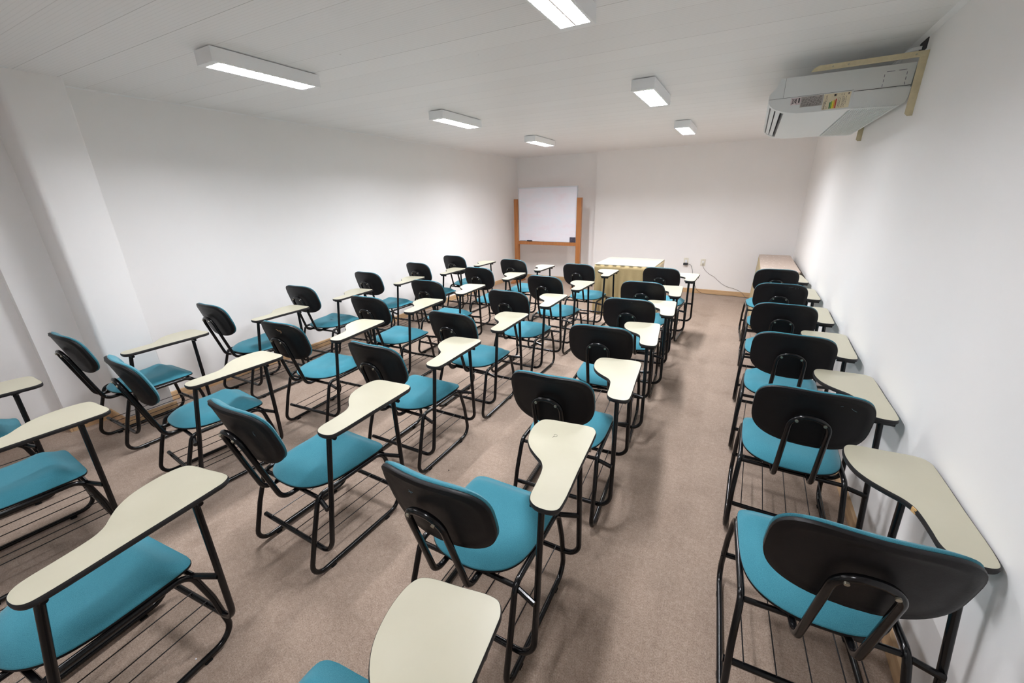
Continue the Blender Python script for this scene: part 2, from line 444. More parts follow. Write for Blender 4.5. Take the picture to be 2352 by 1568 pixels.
LN = {(0, 0): 'lit white louvred ceiling lamp closest to the pillar on the left side', (0, 1): 'lit white ceiling lamp in the middle of the left-hand lamp row',
      (0, 2): 'lit white ceiling lamp of the left row, nearest above the whiteboard', (1, 0): 'large glaring ceiling lamp cut off by the top edge of the photo',
      (1, 1): 'lit white ceiling lamp, second in the right row, left of the air conditioner', (1, 2): 'smallest lit ceiling lamp, furthest in the right row, left of the air conditioner',
      (0, -1): 'added unseen ceiling lamp behind the viewer, over the left chairs', (1, -1): 'added unseen ceiling lamp behind the viewer, over the aisle'}
for lx, ly, side, i in lamp_spots:
    o = make_lamp() if lamp0 is None else copy_tree(lamp0)
    if lamp0 is None: lamp0 = o
    z = ceil_z(lx)
    o.location = (lx, ly, z)
    o.rotation_euler = (0, math.atan(0.00965), 0)
    tag(o, LN[(side, i)], 'ceiling lamp', 'louvred ceiling lamps in two rows')
    ld = bpy.data.lights.new('lamp_light', 'AREA'); ld.shape = 'RECTANGLE'; ld.size = 0.13; ld.size_y = 0.55
    ld.energy = LAMP_WATTS * (({-1: 0.3, 0: 0.92, 1: 1.02, 2: 1.45}, {-1: 0.3, 0: 0.68, 1: 0.82, 2: 1.3})[side][i]); ld.color = LAMP_COLOR
    lo = bpy.data.objects.new('lamp_light', ld); lo.location = (lx, ly, z - 0.060); link(lo)

# ------------------------------------------------------------------ tablet chair
TAB = [(.213,-.09),(.216,-.14),(.226,-.166),(.252,-.184),(.300,-.184),(.320,-.170),(.3265,-.14),(.3265,.05),(.3265,.27),(.324,.302),(.308,.328),(.283,.335),
       (.200,.330),(.118,.324),(.093,.314),(.079,.292),(.072,.255),(.0735,.205),(.088,.145),(.115,.100),(.152,.063),(.185,.034),(.202,.004),(.209,-.035)]
TAB_Z, TAB_T = 0.72, 0.019
def inset(poly, d):
    n = len(poly); out = []
    for i in range(n):
        a, p, b = Vector(poly[i-1]), Vector(poly[i]), Vector(poly[(i+1) % n])
        t = (b - a); t.normalize(); out.append(p + Vector((-t.y, t.x)) * d)
    return out
def tablet_meshes(parent):
    o = [Vector(p) for p in catmull([Vector(p) for p in TAB], 4)]
    area = sum(o[i].x*o[(i+1) % len(o)].y - o[(i+1) % len(o)].x*o[i].y for i in range(len(o)))
    if area < 0: o.reverse()
    top = inset(o, 0.0022)
    bm = bmesh.new(); add_prism(bm, [(p.x, p.y) for p in top], TAB_Z - TAB_T + 0.0015, TAB_Z)
    tb = mesh_obj('writing_tablet', bm, M_LAM, parent, True, 40)
    bm = bmesh.new()
    prof = [(0.0030, 0.0), (0.0015, -0.0002), (0.0, -0.003), (-0.0012, -0.0095), (0.0, -0.016), (0.0015, -0.0188), (0.006, -0.0188)]
    rings = [[bm.verts.new((q.x, q.y, TAB_Z + dz - (0.0 if k else 0.0003))) for q in inset(o, d)] for k, (d, dz) in enumerate(prof)]
    n = len(o)
    for a, b in zip(rings, rings[1:]):
        for i in range(n): bm.faces.new((a[i], a[(i+1) % n], b[(i+1) % n], b[i]))
    bm.faces.new(rings[-1])
    mesh_obj('edge_band', bm, M_EDGE, tb, True, 50)
    return tb
SEAT = [(0,-.238),(.06,-.234),(.115,-.216),(.158,-.185),(.187,-.140),(.202,-.08),(.207,0),(.207,.09),(.205,.155),(.196,.184),(.170,.198),(.08,.201),(0,.201)]
def seat_outline():
    pts = SEAT + [(-x, y) for x, y in reversed(SEAT[1:-1])]
    return [Vector(p) for p in catmull([Vector(p) for p in pts], 3)]
def seat_meshes(parent):
    o = seat_outline(); n = len(o); z0 = 0.413
    def hgt(x, y, r):
        e = 1 - max(0.0, (r - 0.55)/0.45)**2.6
        base = 0.038
        dish = -0.006*math.exp(-((x/0.12)**2 + ((y + 0.05)/0.10)**2)) + 0.011*math.exp(-((y - 0.105)/0.045)**2)
        front = -0.030*max(0.0, (y - 0.12)/0.08)**1.3
        return z0 + (base + dish + front)*e + 0.002
    rr = [0.0, 0.15, 0.3, 0.42, 0.54, 0.64, 0.73, 0.81, 0.88, 0.93, 0.965, 0.985, 1.0]
    bm = bmesh.new(); c = Vector((0, -0.01)); rings = []
    ctr = bm.verts.new((0, -0.01, hgt(0, -0.01, 0)))
    for r in rr[1:]:
        rings.append([bm.verts.new((*(c + (p - c)*r), hgt(*(c + (p - c)*r), r))) for p in o])
    rings.append([bm.verts.new((p.x, p.y, z0 - 0.004)) for p in inset(o, 0.001)])
    for i in range(n): bm.faces.new((ctr, rings[0][i], rings[0][(i+1) % n]))
    for a, b in zip(rings, rings[1:]):
        for i in range(n): bm.faces.new((a[i], a[(i+1) % n], b[(i+1) % n], b[i]))
    st = mesh_obj('seat', bm, M_TEAL, parent, True, 70)
    bm = bmesh.new(); rings = []
    for d, z in ((0.004, z0 + 0.001), (-0.0008, z0), (-0.0014, z0 - 0.004), (0.0, z0 - 0.008), (0.012, z0 - 0.010), (0.03, z0 - 0.013)):
        rings.append([bm.verts.new((q.x, q.y, z)) for q in inset(o, d)])
    for a, b in zip(rings, rings[1:]):
        for i in range(n): bm.faces.new((a[i], a[(i+1) % n], b[(i+1) % n], b[i]))
    bm.faces.new(rings[-1])
    mesh_obj('seat_pan', bm, M_SHELL, st, True, 60)
    return st
BK = dict(y=-0.327, z=0.7415, w=0.203, h=0.146, tilt=0.2713, bend=0.042)
def back_pt(u, v, d):
    """u across, v up the board, d depth: minus is backwards."""
    yy = BK['bend']*((u/BK['w'])**2 - 0.5)*1.0
    n = Vector((0, math.cos(BK['tilt']), math.sin(BK['tilt']))); up = Vector((0, -math.sin(BK['tilt']), math.cos(BK['tilt'])))
    return Vector((u, BK['y'], BK['z'])) + up*v + n*(yy*0.9 + d)
def back_meshes(parent):
    N = 56; o = superrect(BK['w'], BK['h'], 3.3, N)
    rr = [0.0, 0.2, 0.4, 0.6, 0.75, 0.86, 0.93, 0.975, 1.0]
    def disc(bm, rads, dep):
        rings = []; ctr = bm.verts.new(back_pt(0, 0, dep(0)))
        for r in rads[1:]: rings.append([bm.verts.new(back_pt(x*r, y*r, dep(r))) for x, y in o])
        for i in range(N): bm.faces.new((ctr, rings[0][i], rings[0][(i+1) % N]))
        for a, b in zip(rings, rings[1:]):
            for i in range(N): bm.faces.new((a[i], a[(i+1) % N], b[(i+1) % N], b[i]))
        return rings[-1]
    bm = bmesh.new()
    def shell_back(r):                  # flat dished shell with a raised rolled rim
        if r < 0.93: return -0.014
        if r < 0.97: return -0.017
        return -0.012
    a = disc(bm, rr, shell_back)
    rim = [bm.verts.new(back_pt(x*1.005, y*1.007, -0.004)) for x, y in o]
    rim2 = [bm.verts.new(back_pt(x*0.985, y*0.98, 0.003)) for x, y in o]
    for p, q in ((a, rim), (rim, rim2)):
        for i in range(N): bm.faces.new((p[i], p[(i+1) % N], q[(i+1) % N], q[i]))
    bm.faces.new(rim2)
    b = mesh_obj('backrest', bm, M_SHELL, parent, True, 60)
    bm = bmesh.new()
    a = disc(bm, [0, .3, .5, .66, .78, .87, .93, .97, 0.992, 1.002], lambda r: 0.008 + 0.028*(1 - max(0, (r - 0.40)/0.602)**4.5))
    bot = [bm.verts.new(back_pt(x*0.983, y*0.978, 0.0)) for x, y in o]
    for i in range(N): bm.faces.new((a[i], a[(i+1) % N], bot[(i+1) % N], bot[i]))
    bm.faces.new(bot)
    mesh_obj('back_cushion', bm, M_TEAL, b, True, 70)
    return b
R = 0.0112
def make_chair():
    t = empty('tablet_chair')
    seat_meshes(t); back_meshes(t); tablet_meshes(t)
    # sled legs: closed tube loops left and right
    for s in (-1, 1):
        X0, X1 = s*0.217, s*0.205
        zf = 0.019
        pts = [(X0, -0.03, zf), (X0, -0.325, zf), (X0*0.985, -0.262, 0.235), (X1, -0.207, 0.392), (X1, 0.170, 0.392), (X0*0.985, 0.205, 0.235), (X0, 0.232, zf), (X0, -0.03, zf)]
        loop = fillet(pts, [0.055, 0.3, 0.045, 0.060, 0.3, 0.065], 7)
        bm = bmesh.new(); add_tube(bm, loop, R, 12, closed=True)
        lg = mesh_obj('leg', bm, M_TUBE, t)
        for y in (-0.215, 0.125):
            bm = bmesh.new(); add_cyl(bm, (X0, y, 0.0105), (0, 0, 1), 0.0085, 0.021, 10)
            add_box(bm, (X0 - 0.011, y - 0.013, 0.001), (X0 + 0.011, y + 0.013, 0.010), bevel=0.003)
            mesh_obj('rubber_foot', bm, M_RUBBER, lg)
    # tablet posts that run down and turn into the rack bars
    for (yt, yb, xb) in ((-0.140, -0.247, -0.226), (0.228, 0.2165, -0.226)):
        top = TAB_Z - TAB_T - 0.004
        pts = [(0.272, yt, top), (0.283, yt + (yb - yt)*0.55, 0.38), (0.290, yb, 0.142), (xb, yb, 0.142)]
        bm = bmesh.new(); add_tube(bm, fillet(pts, [0.5, 0.062], 8), R, 12)
        add_box(bm, (0.246, yt - 0.016, top - 0.001), (0.312, yt + 0.016, top + 0.003))
        add_tube(bm, [(0.235, yt - 0.004, top - 0.006), (0.318, yt - 0.004, top - 0.006)], 0.0085, 10)
        mesh_obj('tablet_post', bm, M_TUBE, t)
    # upper cross bars, from leg to leg and out to the post
    for (y, yp) in ((-0.200, -0.222), (0.176, 0.214)):
        bm = bmesh.new()
        add_tube(bm, [(-0.205, y, 0.376), (0.205, y, 0.376)], 0.0095, 10)
        add_tube(bm, [(0.205, y, 0.372), (0.284, yp, 0.365)], 0.0105, 10)
        mesh_obj('crossbar', bm, M_TUBE, t)
    # book rack: thin wires
    bm = bmesh.new()
    for x in (-0.165, -0.072, 0.026, 0.122, 0.185):
        add_tube(bm, [(x, -0.247, 0.155), (x, 0.2165, 0.155)], 0.0024, 6)
    mesh_obj('book_rack', bm, M_WIRE, t)
    # back support: an inverted U of tube
    def bp(u, v, d=-0.0265): return back_pt(u*0.0, v, d - 0.012) + Vector((u, 0, 0))
    pts = [(-0.070, -0.10, 0.388), (-0.070, -0.262, 0.388)]
    p2 = bp(-0.070, -0.27); p3 = bp(-0.066, 0.038); p4 = bp(0.066, 0.038); p5 = bp(0.070, -0.27)
    pts = [Vector(p) for p in pts]; a0 = pts[1]
    lowL = Vector((-0.070, p2.y + 0.004 + 0.0, 0.405)); 
    path = [pts[0], Vector((-0.070, bp(0, -0.355).y, 0.388)), p3, p4, Vector((0.070, bp(0, -0.355).y, 0.388)), Vector((0.070, -0.10, 0.388))]
    bm = bmesh.new(); add_tube(bm, fillet(path, [0.055, 0.060, 0.060, 0.055], 9), R, 12)
    sp = mesh_obj('back_support', bm, M_TUBE, t)
    for s in (-1, 1):
        bm = bmesh.new()
        c = bp(s*0.047, 0.0195, -0.0265 - 0.0125); nrm = (back_pt(0, 0, -0.03) - back_pt(0, 0, 0)).normalized()
        add_cyl(bm, c, nrm, 0.0062, 0.006, 12)
        mesh_obj('screw', bm, M_SCREW, sp)
    return t
CH = dict(E1=(0.350,1.387,0.065),E2=(0.346,2.195,-0.016),E3=(0.344,2.967,-0.041),E4=(0.339,3.725,-0.035),E5=(0.347,4.531,-0.005),E6=(0.332,5.358,0.055),
D0=(-0.644,0.208,0.108),D1=(-0.714,1.054,0.024),D2=(-0.705,1.855,0.071),D3=(-0.738,2.658,0.100),D4=(-0.747,3.435,0.075),D5=(-0.793,4.160,0.055),D6=(-0.745,5.036,-0.053),
C0=(-1.732,0.144,0.110),C1=(-1.693,1.014,0.003),C2=(-1.768,1.783,0.029),C3=(-1.784,2.518,0.028),C4=(-1.760,3.308,0.005),C5=(-1.749,4.082,-0.041),C6=(-1.711,4.968,-0.028),
B0=(-2.820,0.173,-0.021),B1=(-2.779,1.007,-0.074),B2=(-2.718,1.809,0.089),B3=(-2.769,2.619,0.059),B4=(-2.788,3.400,0.046),B5=(-2.744,4.291,0.010),B6=(-2.667,5.039,-0.047),
A0=(-3.608,0.133,-0.081),A1=(-3.762,1.016,0.030),A2=(-3.774,1.871,0.022),A3=(-3.806,2.669,0.089),A4=(-3.803,3.525,0.038),A5=(-3.722,4.317,-0.029),A6=(-3.702,5.081,-0.026))
COLS = {'A': 'in the column along the left wall', 'B': 'in the second column from the left wall', 'C': 'in the middle column',
        'D': 'in the column left of the aisle', 'E': 'in the column against the right wall'}
GRP = {'A': 'tablet chairs along the left wall', 'B': 'tablet chairs in the second column', 'C': 'tablet chairs in the middle column',
       'D': 'tablet chairs left of the aisle', 'E': 'tablet chairs against the right wall'}
ORD7 = ['first', 'second', 'third', 'fourth', 'fifth', 'sixth', 'seventh']
SPECIAL = {
 'E1': 'teal tablet chair with a chipped desk edge, closest one against the right wall',
 'E5': 'teal tablet chair with scratched black back, fifth from the camera along the right wall',
 'E6': 'teal tablet chair with torn cushion threads, furthest against the right wall',
 'D0': 'tablet chair cut off by the bottom edge, only cream tablet and seat corner showing',
 'D1': 'teal tablet chair turned away with big black back, nearest whole chair left of the aisle',
 'D2': 'teal tablet chair left of the aisle whose cream tablet has a small pencil mark',
 'D6': 'teal tablet chair left of the aisle, furthest of its column, beside the skirted table',
 'C0': 'teal tablet chair in the bottom left corner with its whole cream tablet across the seat',
 'C6': 'teal tablet chair in the middle column, furthest one, before the whiteboard stand',
 'B2': 'teal tablet chair with a tan scratch on its black back, second column from left',
 'B0': 'teal tablet chair cut by the left edge, its seat below a cream tablet',
 'A0': 'tablet chair at the left edge, only a cream tablet end and seat corner visible',
 'A1': 'teal tablet chair standing beside the white pillar on the left',
 'A3': 'teal tablet chair with a dark stained seat, third along the left wall past the pillar',
}
chair0 = None; CHAIRS = {}
order = sorted(CH)
for nme in order:
    x, y, th = CH[nme]
    o = make_chair() if chair0 is None else copy_tree(chair0)
    if chair0 is None: chair0 = o
    o.location = (x, y, 0); o.rotation_euler = (0, 0, th)
    c, i = nme[0], int(nme[1])
    k = i if c != 'E' else i - 1
    lab = SPECIAL.get(nme) or 'teal tablet chair %s, %s from the camera' % (COLS[c], ORD7[k])
    tag(o, lab, 'chair', GRP[c]); CHAIRS[nme] = o
def hgt_seat(x, y): return 0.413 + 0.038 + 0.002 - 0.006*math.exp(-((x/0.12)**2 + ((y + 0.05)/0.10)**2)) + 0.011*math.exp(-((y - 0.105)/0.045)**2)
# the writing tablets do not all sit square on their posts: (turn, shift x, shift y)
TURN = dict(E1=(-0.060, 0.013, 0.008), D1=(0.058, 0.0, 0.010), C1=(0.045, -0.004, 0.008), B1=(0.055, 0.010, 0.0), B2=(0.055, 0, 0.008), E2=(0.010, 0.0, 0.015), C0=(0.020, 0.004, 0))
def part_of(chair, name):
    return [c for c in chair.children if c.name.split('.')[0] == name][0]
for nme, o in CHAIRS.items():
    a, dx, dy = TURN.get(nme, (0.0 if nme[0] == 'E' else 0.028, 0, 0)); tb = part_of(o, 'writing_tablet')
    px, py = 0.28, 0.07
    tb.rotation_euler = (0, 0, a)
    tb.location = (px + dx - (px*math.cos(a) - py*math.sin(a)), py + dy - (px*math.sin(a) + py*math.cos(a)), 0)
# chipped edge on the nearest right-hand tablet
bm = bmesh.new(); add_box(bm, (-0.0022, -0.009, -0.0085), (0.0022, 0.009, 0.0085), bevel=0.0008)
o = mesh_obj('edge_chip', bm, M_CHIP, part_of(CHAIRS['E1'], 'writing_tablet')); o.location = (0.2035, 0.002, TAB_Z - 0.0095); o.rotation_euler = (0, 0, 0.35)
o['label'] = 'bare wood chip in the tablet edge'
# pencil mark on one tablet
bm = bmesh.new(); add_tube(bm, catmull([Vector(p) for p in ((.0,.0,0), (.012,.004,0), (.010,.014,0), (-.002,.012,0), (.001,.002,0), (-.001,-.010,0))], 5, False), 0.0006, 5)
o = mesh_obj('pencil_mark', bm, M_EDGE, part_of(CHAIRS['D1'], 'writing_tablet')); o.location = (0.175, 0.205, TAB_Z + 0.0003)
o['label'] = 'small scribbled pencil mark'
# scratch on a black back and loose teal threads
M_SCR = new_mat('tan_scratch', srgb(172, 140, 104), 0.7)
bm = bmesh.new(); add_tube(bm, [back_pt(0.015, 0.105, -0.0145), back_pt(0.030, 0.095, -0.0145), back_pt(0.040, 0.090, -0.0145)], 0.0022, 6)
add_tube(bm, [back_pt(0.044, 0.098, -0.0145), back_pt(0.052, 0.090, -0.0145), back_pt(0.050, 0.078, -0.0145), back_pt(0.040, 0.078, -0.0145)], 0.0022, 6)
o = mesh_obj('scratch', bm, M_SCR, part_of(CHAIRS['B2'], 'backrest')); o['label'] = 'tan scratch in the plastic'
bm = bmesh.new()
for k in range(16):
    p = back_pt(-0.13 + k*0.0055, -0.112 + 0.004*math.sin(k*2.1), -0.018)
    add_tube(bm, [p, p + Vector((random.uniform(-.006, .006), -0.004, random.uniform(.004, .012))), p + Vector((random.uniform(-.01, .01), -0.006, random.uniform(-.004, .01)))], 0.0011, 5)
o = mesh_obj('loose_thread', bm, M_TEAL, part_of(CHAIRS['E6'], 'backrest')); o['label'] = 'torn teal fabric threads'; o['kind'] = 'stuff'

# light scuffs on some backs
M_SCUFF = new_mat('pale_blue_scuff', srgb(92, 122, 134), 0.6)
for nme, lines in {'E2': [((0.115, 0.095), (0.125, 0.085), (0.135, 0.080)), ((0.178, 0.07), (0.180, 0.05), (0.182, 0.03)), ((0.08, 0.10), (0.084, 0.102), (0.088, 0.102))],
                   'E5': [((0.05, 0.118), (0.07, 0.124), (0.085, 0.125)), ((0.10, 0.120), (0.102, 0.112), (0.103, 0.106)), ((0.115, 0.122), (0.12, 0.115), (0.118, 0.108))],
                   'D1': [((-0.055, 0.075), (-0.045, 0.082), (-0.035, 0.084)), ((-0.05, 0.088), (-0.046, 0.08), (-0.044, 0.074))],
                   'C1': [((0.13, 0.03), (0.128, 0.045), (0.135, 0.055))], 'D4': [((0.03, 0.125), (0.035, 0.13), (0.04, 0.131))]}.items():
    bm = bmesh.new()
    for l in lines: add_tube(bm, [back_pt(u, v, -0.0142) for u, v in l], 0.0007, 5)
    mesh_obj('scuff_mark', bm, M_SCUFF, part_of(CHAIRS[nme], 'backrest'))['label'] = 'thin pale scuffs in the plastic'
# dark stain on one seat
M_STAIN = new_mat('dark_seat_stain', srgb(30, 62, 72), 0.9)
bm = bmesh.new(); random.seed(5)
for k in range(7):
    x0_, y0_ = random.uniform(-0.06, 0.07), random.uniform(-0.08, 0.06); pts = []
    for j in range(5): pts.append((x0_ + 0.012*j, y0_ + random.uniform(-.006, .006)))
    top = [bm.verts.new((x, y, hgt_seat(x, y) + 0.0012)) for x, y in pts]; bot = [bm.verts.new((x, y - random.uniform(.003, .008), hgt_seat(x, y) + 0.0012)) for x, y in pts]
    for j in range(4): bm.faces.new((bot[j], bot[j+1], top[j+1], top[j]))
mesh_obj('stain', bm, M_STAIN, part_of(CHAIRS['A3'], 'seat'))['label'] = 'dark stain in the upholstery'

# ------------------------------------------------------------------ whiteboard on a wooden stand
YS = 7.30
t = tag(empty('whiteboard_stand', (-3.385, YS, 0)), 'orange wooden floor stand holding the whiteboard in the far left corner', 'whiteboard stand')
PT = 1.645; HALF = 0.705; PWD = 0.088
for s in (-1, 1):
    xc = s*(HALF - PWD/2)
    bm = bmesh.new(); add_box(bm, (xc - PWD/2, -0.035, 0.045), (xc + PWD/2, 0.035, PT), bevel=0.003); mesh_obj('post', bm, M_STAND, t, False)
    bm = bmesh.new(); add_prism(bm, [(-0.24, 0), (0.27, 0), (0.27, 0.03), (0.08, 0.075), (-0.08, 0.075), (-0.24, 0.03)], xc - 0.04, xc + 0.04, 'x'); mesh_obj('foot', bm, M_STAND, t, False)
bm = bmesh.new(); add_box(bm, (-HALF + PWD, -0.03, 0.782), (HALF - PWD, 0.03, 0.845), bevel=0.003)
mesh_obj('rail', bm, M_STAND, t, False)
bm = bmesh.new(); add_box(bm, (-HALF + PWD, 0.0, 0.70), (HALF - PWD, 0.03, 0.72)); bm.free()
wb = tag(empty('whiteboard', (-3.385, YS, 0.846)), 'blank white marker board in the orange wooden stand', 'whiteboard')
BW2, BHT = 0.611, 1.0
bm = bmesh.new(); add_box(bm, (-BW2, -0.008, 0.0), (BW2, 0.012, BHT))
def mat_board():
    m = new_mat('wiped_whiteboard', srgb(226, 223, 231), 0.18, spec=0.5); q = NT(m)
    v = q.coord(scale=(1, 1, 2.2)); n = q.noise(v, 2.5, 4, 0.6)
    q.l(q.ramp(n, [(0.3, srgb(226, 216, 224)[:3]), (0.5, srgb(226, 224, 232)[:3]), (0.7, srgb(220, 224, 232)[:3])]), q.b.inputs['Base Color']); return m
mesh_obj('panel', bm, mat_board(), wb, False)
M_ALU = new_mat('brushed_aluminium', srgb(205, 208, 214), 0.35, 0.7)
bm = bmesh.new(); fw = 0.016
add_box(bm, (-BW2 - 0.004, -0.014, BHT - fw), (BW2 + 0.004, 0.016, BHT + 0.004)); add_box(bm, (-BW2 - 0.004, -0.014, 0), (BW2 + 0.004, 0.016, 0.010))
add_box(bm, (-BW2 - 0.004, -0.014, 0.010), (-BW2 + fw - 0.004, 0.016, BHT - fw)); add_box(bm, (BW2 - fw + 0.004, -0.014, 0.010), (BW2 + 0.004, 0.016, BHT - fw))
mesh_obj('frame', bm, M_ALU, wb, False)
bm = bmesh.new(); add_box(bm, (-0.055, -0.014, 0), (0.055, 0.014, 0.024), bevel=0.008)
er = mesh_obj('board_eraser', bm, M_DARK); er.location = (-3.75, YS - 0.0295 + 0.0, 0.8455); tag(er, 'black eraser lying on the whiteboard rail', 'eraser')
bm = bmesh.new(); add_box(bm, (-0.055, -0.007, 0), (0.055, 0.007, 0.095), bevel=0.002)
def mat_print():
    m = new_mat('dark_printed_card', srgb(50, 46, 60), 0.5); q = NT(m); n = q.noise(q.coord(), 60, 3)
    q.l(q.ramp(n, [(0.4, srgb(36, 33, 46)[:3]), (0.62, srgb(70, 64, 80)[:3]), (0.7, srgb(110, 104, 118)[:3])]), q.b.inputs['Base Color']); return m
pc = mesh_obj('printed_card', bm, mat_print()); pc.location = (-2.838, YS - 0.0225, 0.8455); tag(pc, 'small dark square card leaning at the right end of the whiteboard rail', 'card')
bm = bmesh.new(); add_cyl(bm, (0, 0, 0.008), (1, 0, 0), 0.008, 0.10, 10); add_cyl(bm, (0.06, 0, 0.008), (1, 0, 0), 0.0085, 0.03, 10)
mk = mesh_obj('board_marker', bm, new_mat('marker_barrel', srgb(150, 145, 150), 0.4)); mk.location = (-3.915, YS - 0.022, 0.8455); tag(mk, 'grey marker lying at the left end of the whiteboard rail', 'marker')

# ------------------------------------------------------------------ tables with skirts
def pleated(path, z0, z1, amp, pitch, flare, hem=0.0, nz=14, sub=8):
    """cloth hanging from a closed or open path; pleats deepen downwards"""
    P = [Vector((*p, 0)) for p in path]; bm = bmesh.new()
    pts = []; s = 0.0
    for a, b in zip(P, P[1:]):
        L = (b - a).length; k = max(2, int(L/pitch*sub)); d = (b - a)/L; nn = Vector((d.y, -d.x, 0))
        for i in range(k): pts.append((a + (b - a)*i/k, nn, s + L*i/k))
        s += L
    pts.append((P[-1], nn, s))
    # smooth normals at the corners
    nr = []
    for i in range(len(pts)):
        acc = Vector((0, 0, 0))
        for j in range(-3, 4): acc += pts[max(0, min(len(pts)-1, i+j))][1]
        nr.append(acc.normalized())
    rows = []
    for r in range(nz + 1):
        f = r/nz; z = z1 + (z0 - z1)*f; row = []
        for (p, _, s_), n_ in zip(pts, nr):
            ph = s_/pitch
            box = math.tanh(2.4*math.sin(2*math.pi*ph + 0.5*math.sin(ph*1.7)))
            w_ = amp*max(0.0, (f - 0.14)/0.86)**0.8*(box*0.6 + 0.35*math.sin(2*math.pi*ph*0.37 + 1.1)) + flare*f**0.9
            row.append(bm.verts.new(p + n_*(0.004 + w_ + (0.0035 if f < 0.14 and (int(ph*2) % 2) else 0)) + Vector((0, 0, z))))
        rows.append(row)
    for a, b in zip(rows, rows[1:]):
        for i in range(len(a) - 1): bm.faces.new((a[i], a[i+1], b[i+1], b[i]))
    return bm
def mat_cloth(name, c1, c2, creases=False, rough=0.75, sheen=0.2):
    m = new_mat(name, c1, rough, spec=0.25); q = NT(m); n = q.noise(q.coord(scale=(1, 1, 1)), 260, 2)
    q.l(q.ramp(n, [(0.35, c1[:3]), (0.65, c2[:3])]), q.b.inputs['Base Color']); q.b.inputs['Sheen Weight'].default_value = sheen
    h = n
    if creases:
        br = q.n('ShaderNodeTexBrick'); br.offset = 0; br.inputs['Scale'].default_value = 1.0
        br.inputs['Brick Width'].default_value = 0.2; br.inputs['Row Height'].default_value = 0.2; br.inputs['Mortar Size'].default_value = 0.003; br.inputs['Mortar Smooth'].default_value = 1.0
        br.inputs['Color1'].default_value = br.inputs['Color2'].default_value = (0, 0, 0, 1); br.inputs['Mortar'].default_value = (1, 1, 1, 1)
        q.l(q.coord(), br.inputs['Vector']); h = q.math('ADD', q.math('MULTIPLY', n, 0.15), br.outputs['Color'])
        q.bump(h, 0.7, 0.004)
    else: q.bump(h, 0.2, 0.001)
    return m
M_SKIRT = mat_cloth('khaki_satin_skirt', srgb(160, 141, 100), srgb(172, 153, 112))
M_TOP1 = mat_cloth('ivory_creased_cloth', srgb(178, 174, 162), srgb(186, 182, 170), True)
def mat_damask():
    m = new_mat('pink_beige_damask', srgb(196, 178, 164), 0.5, spec=0.4); q = NT(m); v = q.coord()
    vo = q.n('ShaderNodeTexVoronoi'); vo.inputs['Scale'].default_value = 17; q.l(v, vo.inputs['Vector'])
    vo2 = q.n('ShaderNodeTexVoronoi'); vo2.inputs['Scale'].default_value = 60; q.l(v, vo2.inputs['Vector'])
    f = q.math('MULTIPLY', q.ramp(vo.outputs['Distance'], [(0.25, (1, 1, 1)), (0.34, (0, 0, 0))]), q.ramp(vo2.outputs['Distance'], [(0.3, (1, 1, 1)), (0.5, (0, 0, 0))]))
    q.l(q.mix(f, srgb(194, 177, 164), srgb(228, 218, 208)), q.b.inputs['Base Color'])
    q.l(q.ramp(f, [(0, (0.6,)*3), (1, (0.3,)*3)]), q.b.inputs['Roughness']); return m
M_DAM = mat_damask()
M_TWOOD = mat_wood('plain_table_wood', srgb(150, 120, 88), srgb(172, 142, 108), (1, 10, 10))
def skirted_table(name, cx, cy_, hw, hd, h, label, group, amp, pitch, flare, sides):
    t = tag(empty(name, (cx, cy_, 0)), label, 'table')
    bm = bmesh.new(); add_box(bm, (-hw + 0.004, -hd + 0.004, h - 0.03), (hw - 0.004, hd - 0.004, h - 0.004)); mesh_obj('tabletop', bm, M_TWOOD, t, False)
    for sx in (-1, 1):
        for sy_ in (-1, 1):
            bm = bmesh.new(); add_box(bm, (sx*(hw - 0.05) - 0.02, sy_*(hd - 0.05) - 0.02, 0), (sx*(hw - 0.05) + 0.02, sy_*(hd - 0.05) + 0.02, h - 0.03)); mesh_obj('leg', bm, M_TWOOD, t, False)
    bm = pleated(sides, 0.006, h - 0.004, amp, pitch, flare)
    sk = mesh_obj('table_skirt', bm, M_SKIRT, t, True, 60)
    md = sk.modifiers.new('thickness', 'SOLIDIFY'); md.thickness = 0.0025; md.offset = -1
    return t
T1 = dict(cx=-1.411, cy=5.965, hw=0.405, hd=0.392, h=0.735)
def rect_path(hw, hd): return [(-hw, hd), (-hw, -hd), (hw, -hd), (hw, hd), (-hw, hd)]
p = rect_path(T1['hw'], T1['hd']); p = [(x, y) for x, y in p]
def cc(path):   # outward normal convention of pleated(): right-hand side of travel
    a = sum(path[i][0]*path[i+1][1] - path[i+1][0]*path[i][1] for i in range(len(path) - 1))
    return path if a > 0 else list(reversed(path))
t1 = skirted_table('skirted_table', T1['cx'], T1['cy'], T1['hw'], T1['hd'], T1['h'], 'square table with a khaki pleated skirt in front of the end wall', None, 0.034, 0.115, 0.020, cc(p))
def cover(name, hw, hd, r, thick, mat, z, cx, cy_, label):
    bm = bmesh.new(); c = []
    for sx, sy_, a0 in ((1, 1, 0), (-1, 1, 90), (-1, -1, 180), (1, -1, 270)):
        for k in range(6): a = math.radians(a0 + 18*k); c.append((sx*(hw - r) + r*math.cos(a), sy_*(hd - r) + r*math.sin(a)))
    add_prism(bm, c, 0, thick)
    e = [e for e in bm.edges if all(abs(v.co.z - thick) < 1e-6 for v in e.verts)]
    bmesh.ops.bevel(bm, geom=e, offset=thick*0.4, segments=2, affect='EDGES')
    o = mesh_obj(name, bm, mat, None, True, 40); o.location = (cx, cy_, z)
    return tag(o, label, 'tablecloth')
cover('tablecloth', T1['hw'] + 0.007, T1['hd'] + 0.007, 0.012, 0.006, M_TOP1, T1['h'] - 0.003, T1['cx'], T1['cy'], 'ivory cloth with fold creases over the square skirted table')
T2 = dict(cx=0.430, cy=6.535, hw=0.195, hd=0.80, h=0.735)
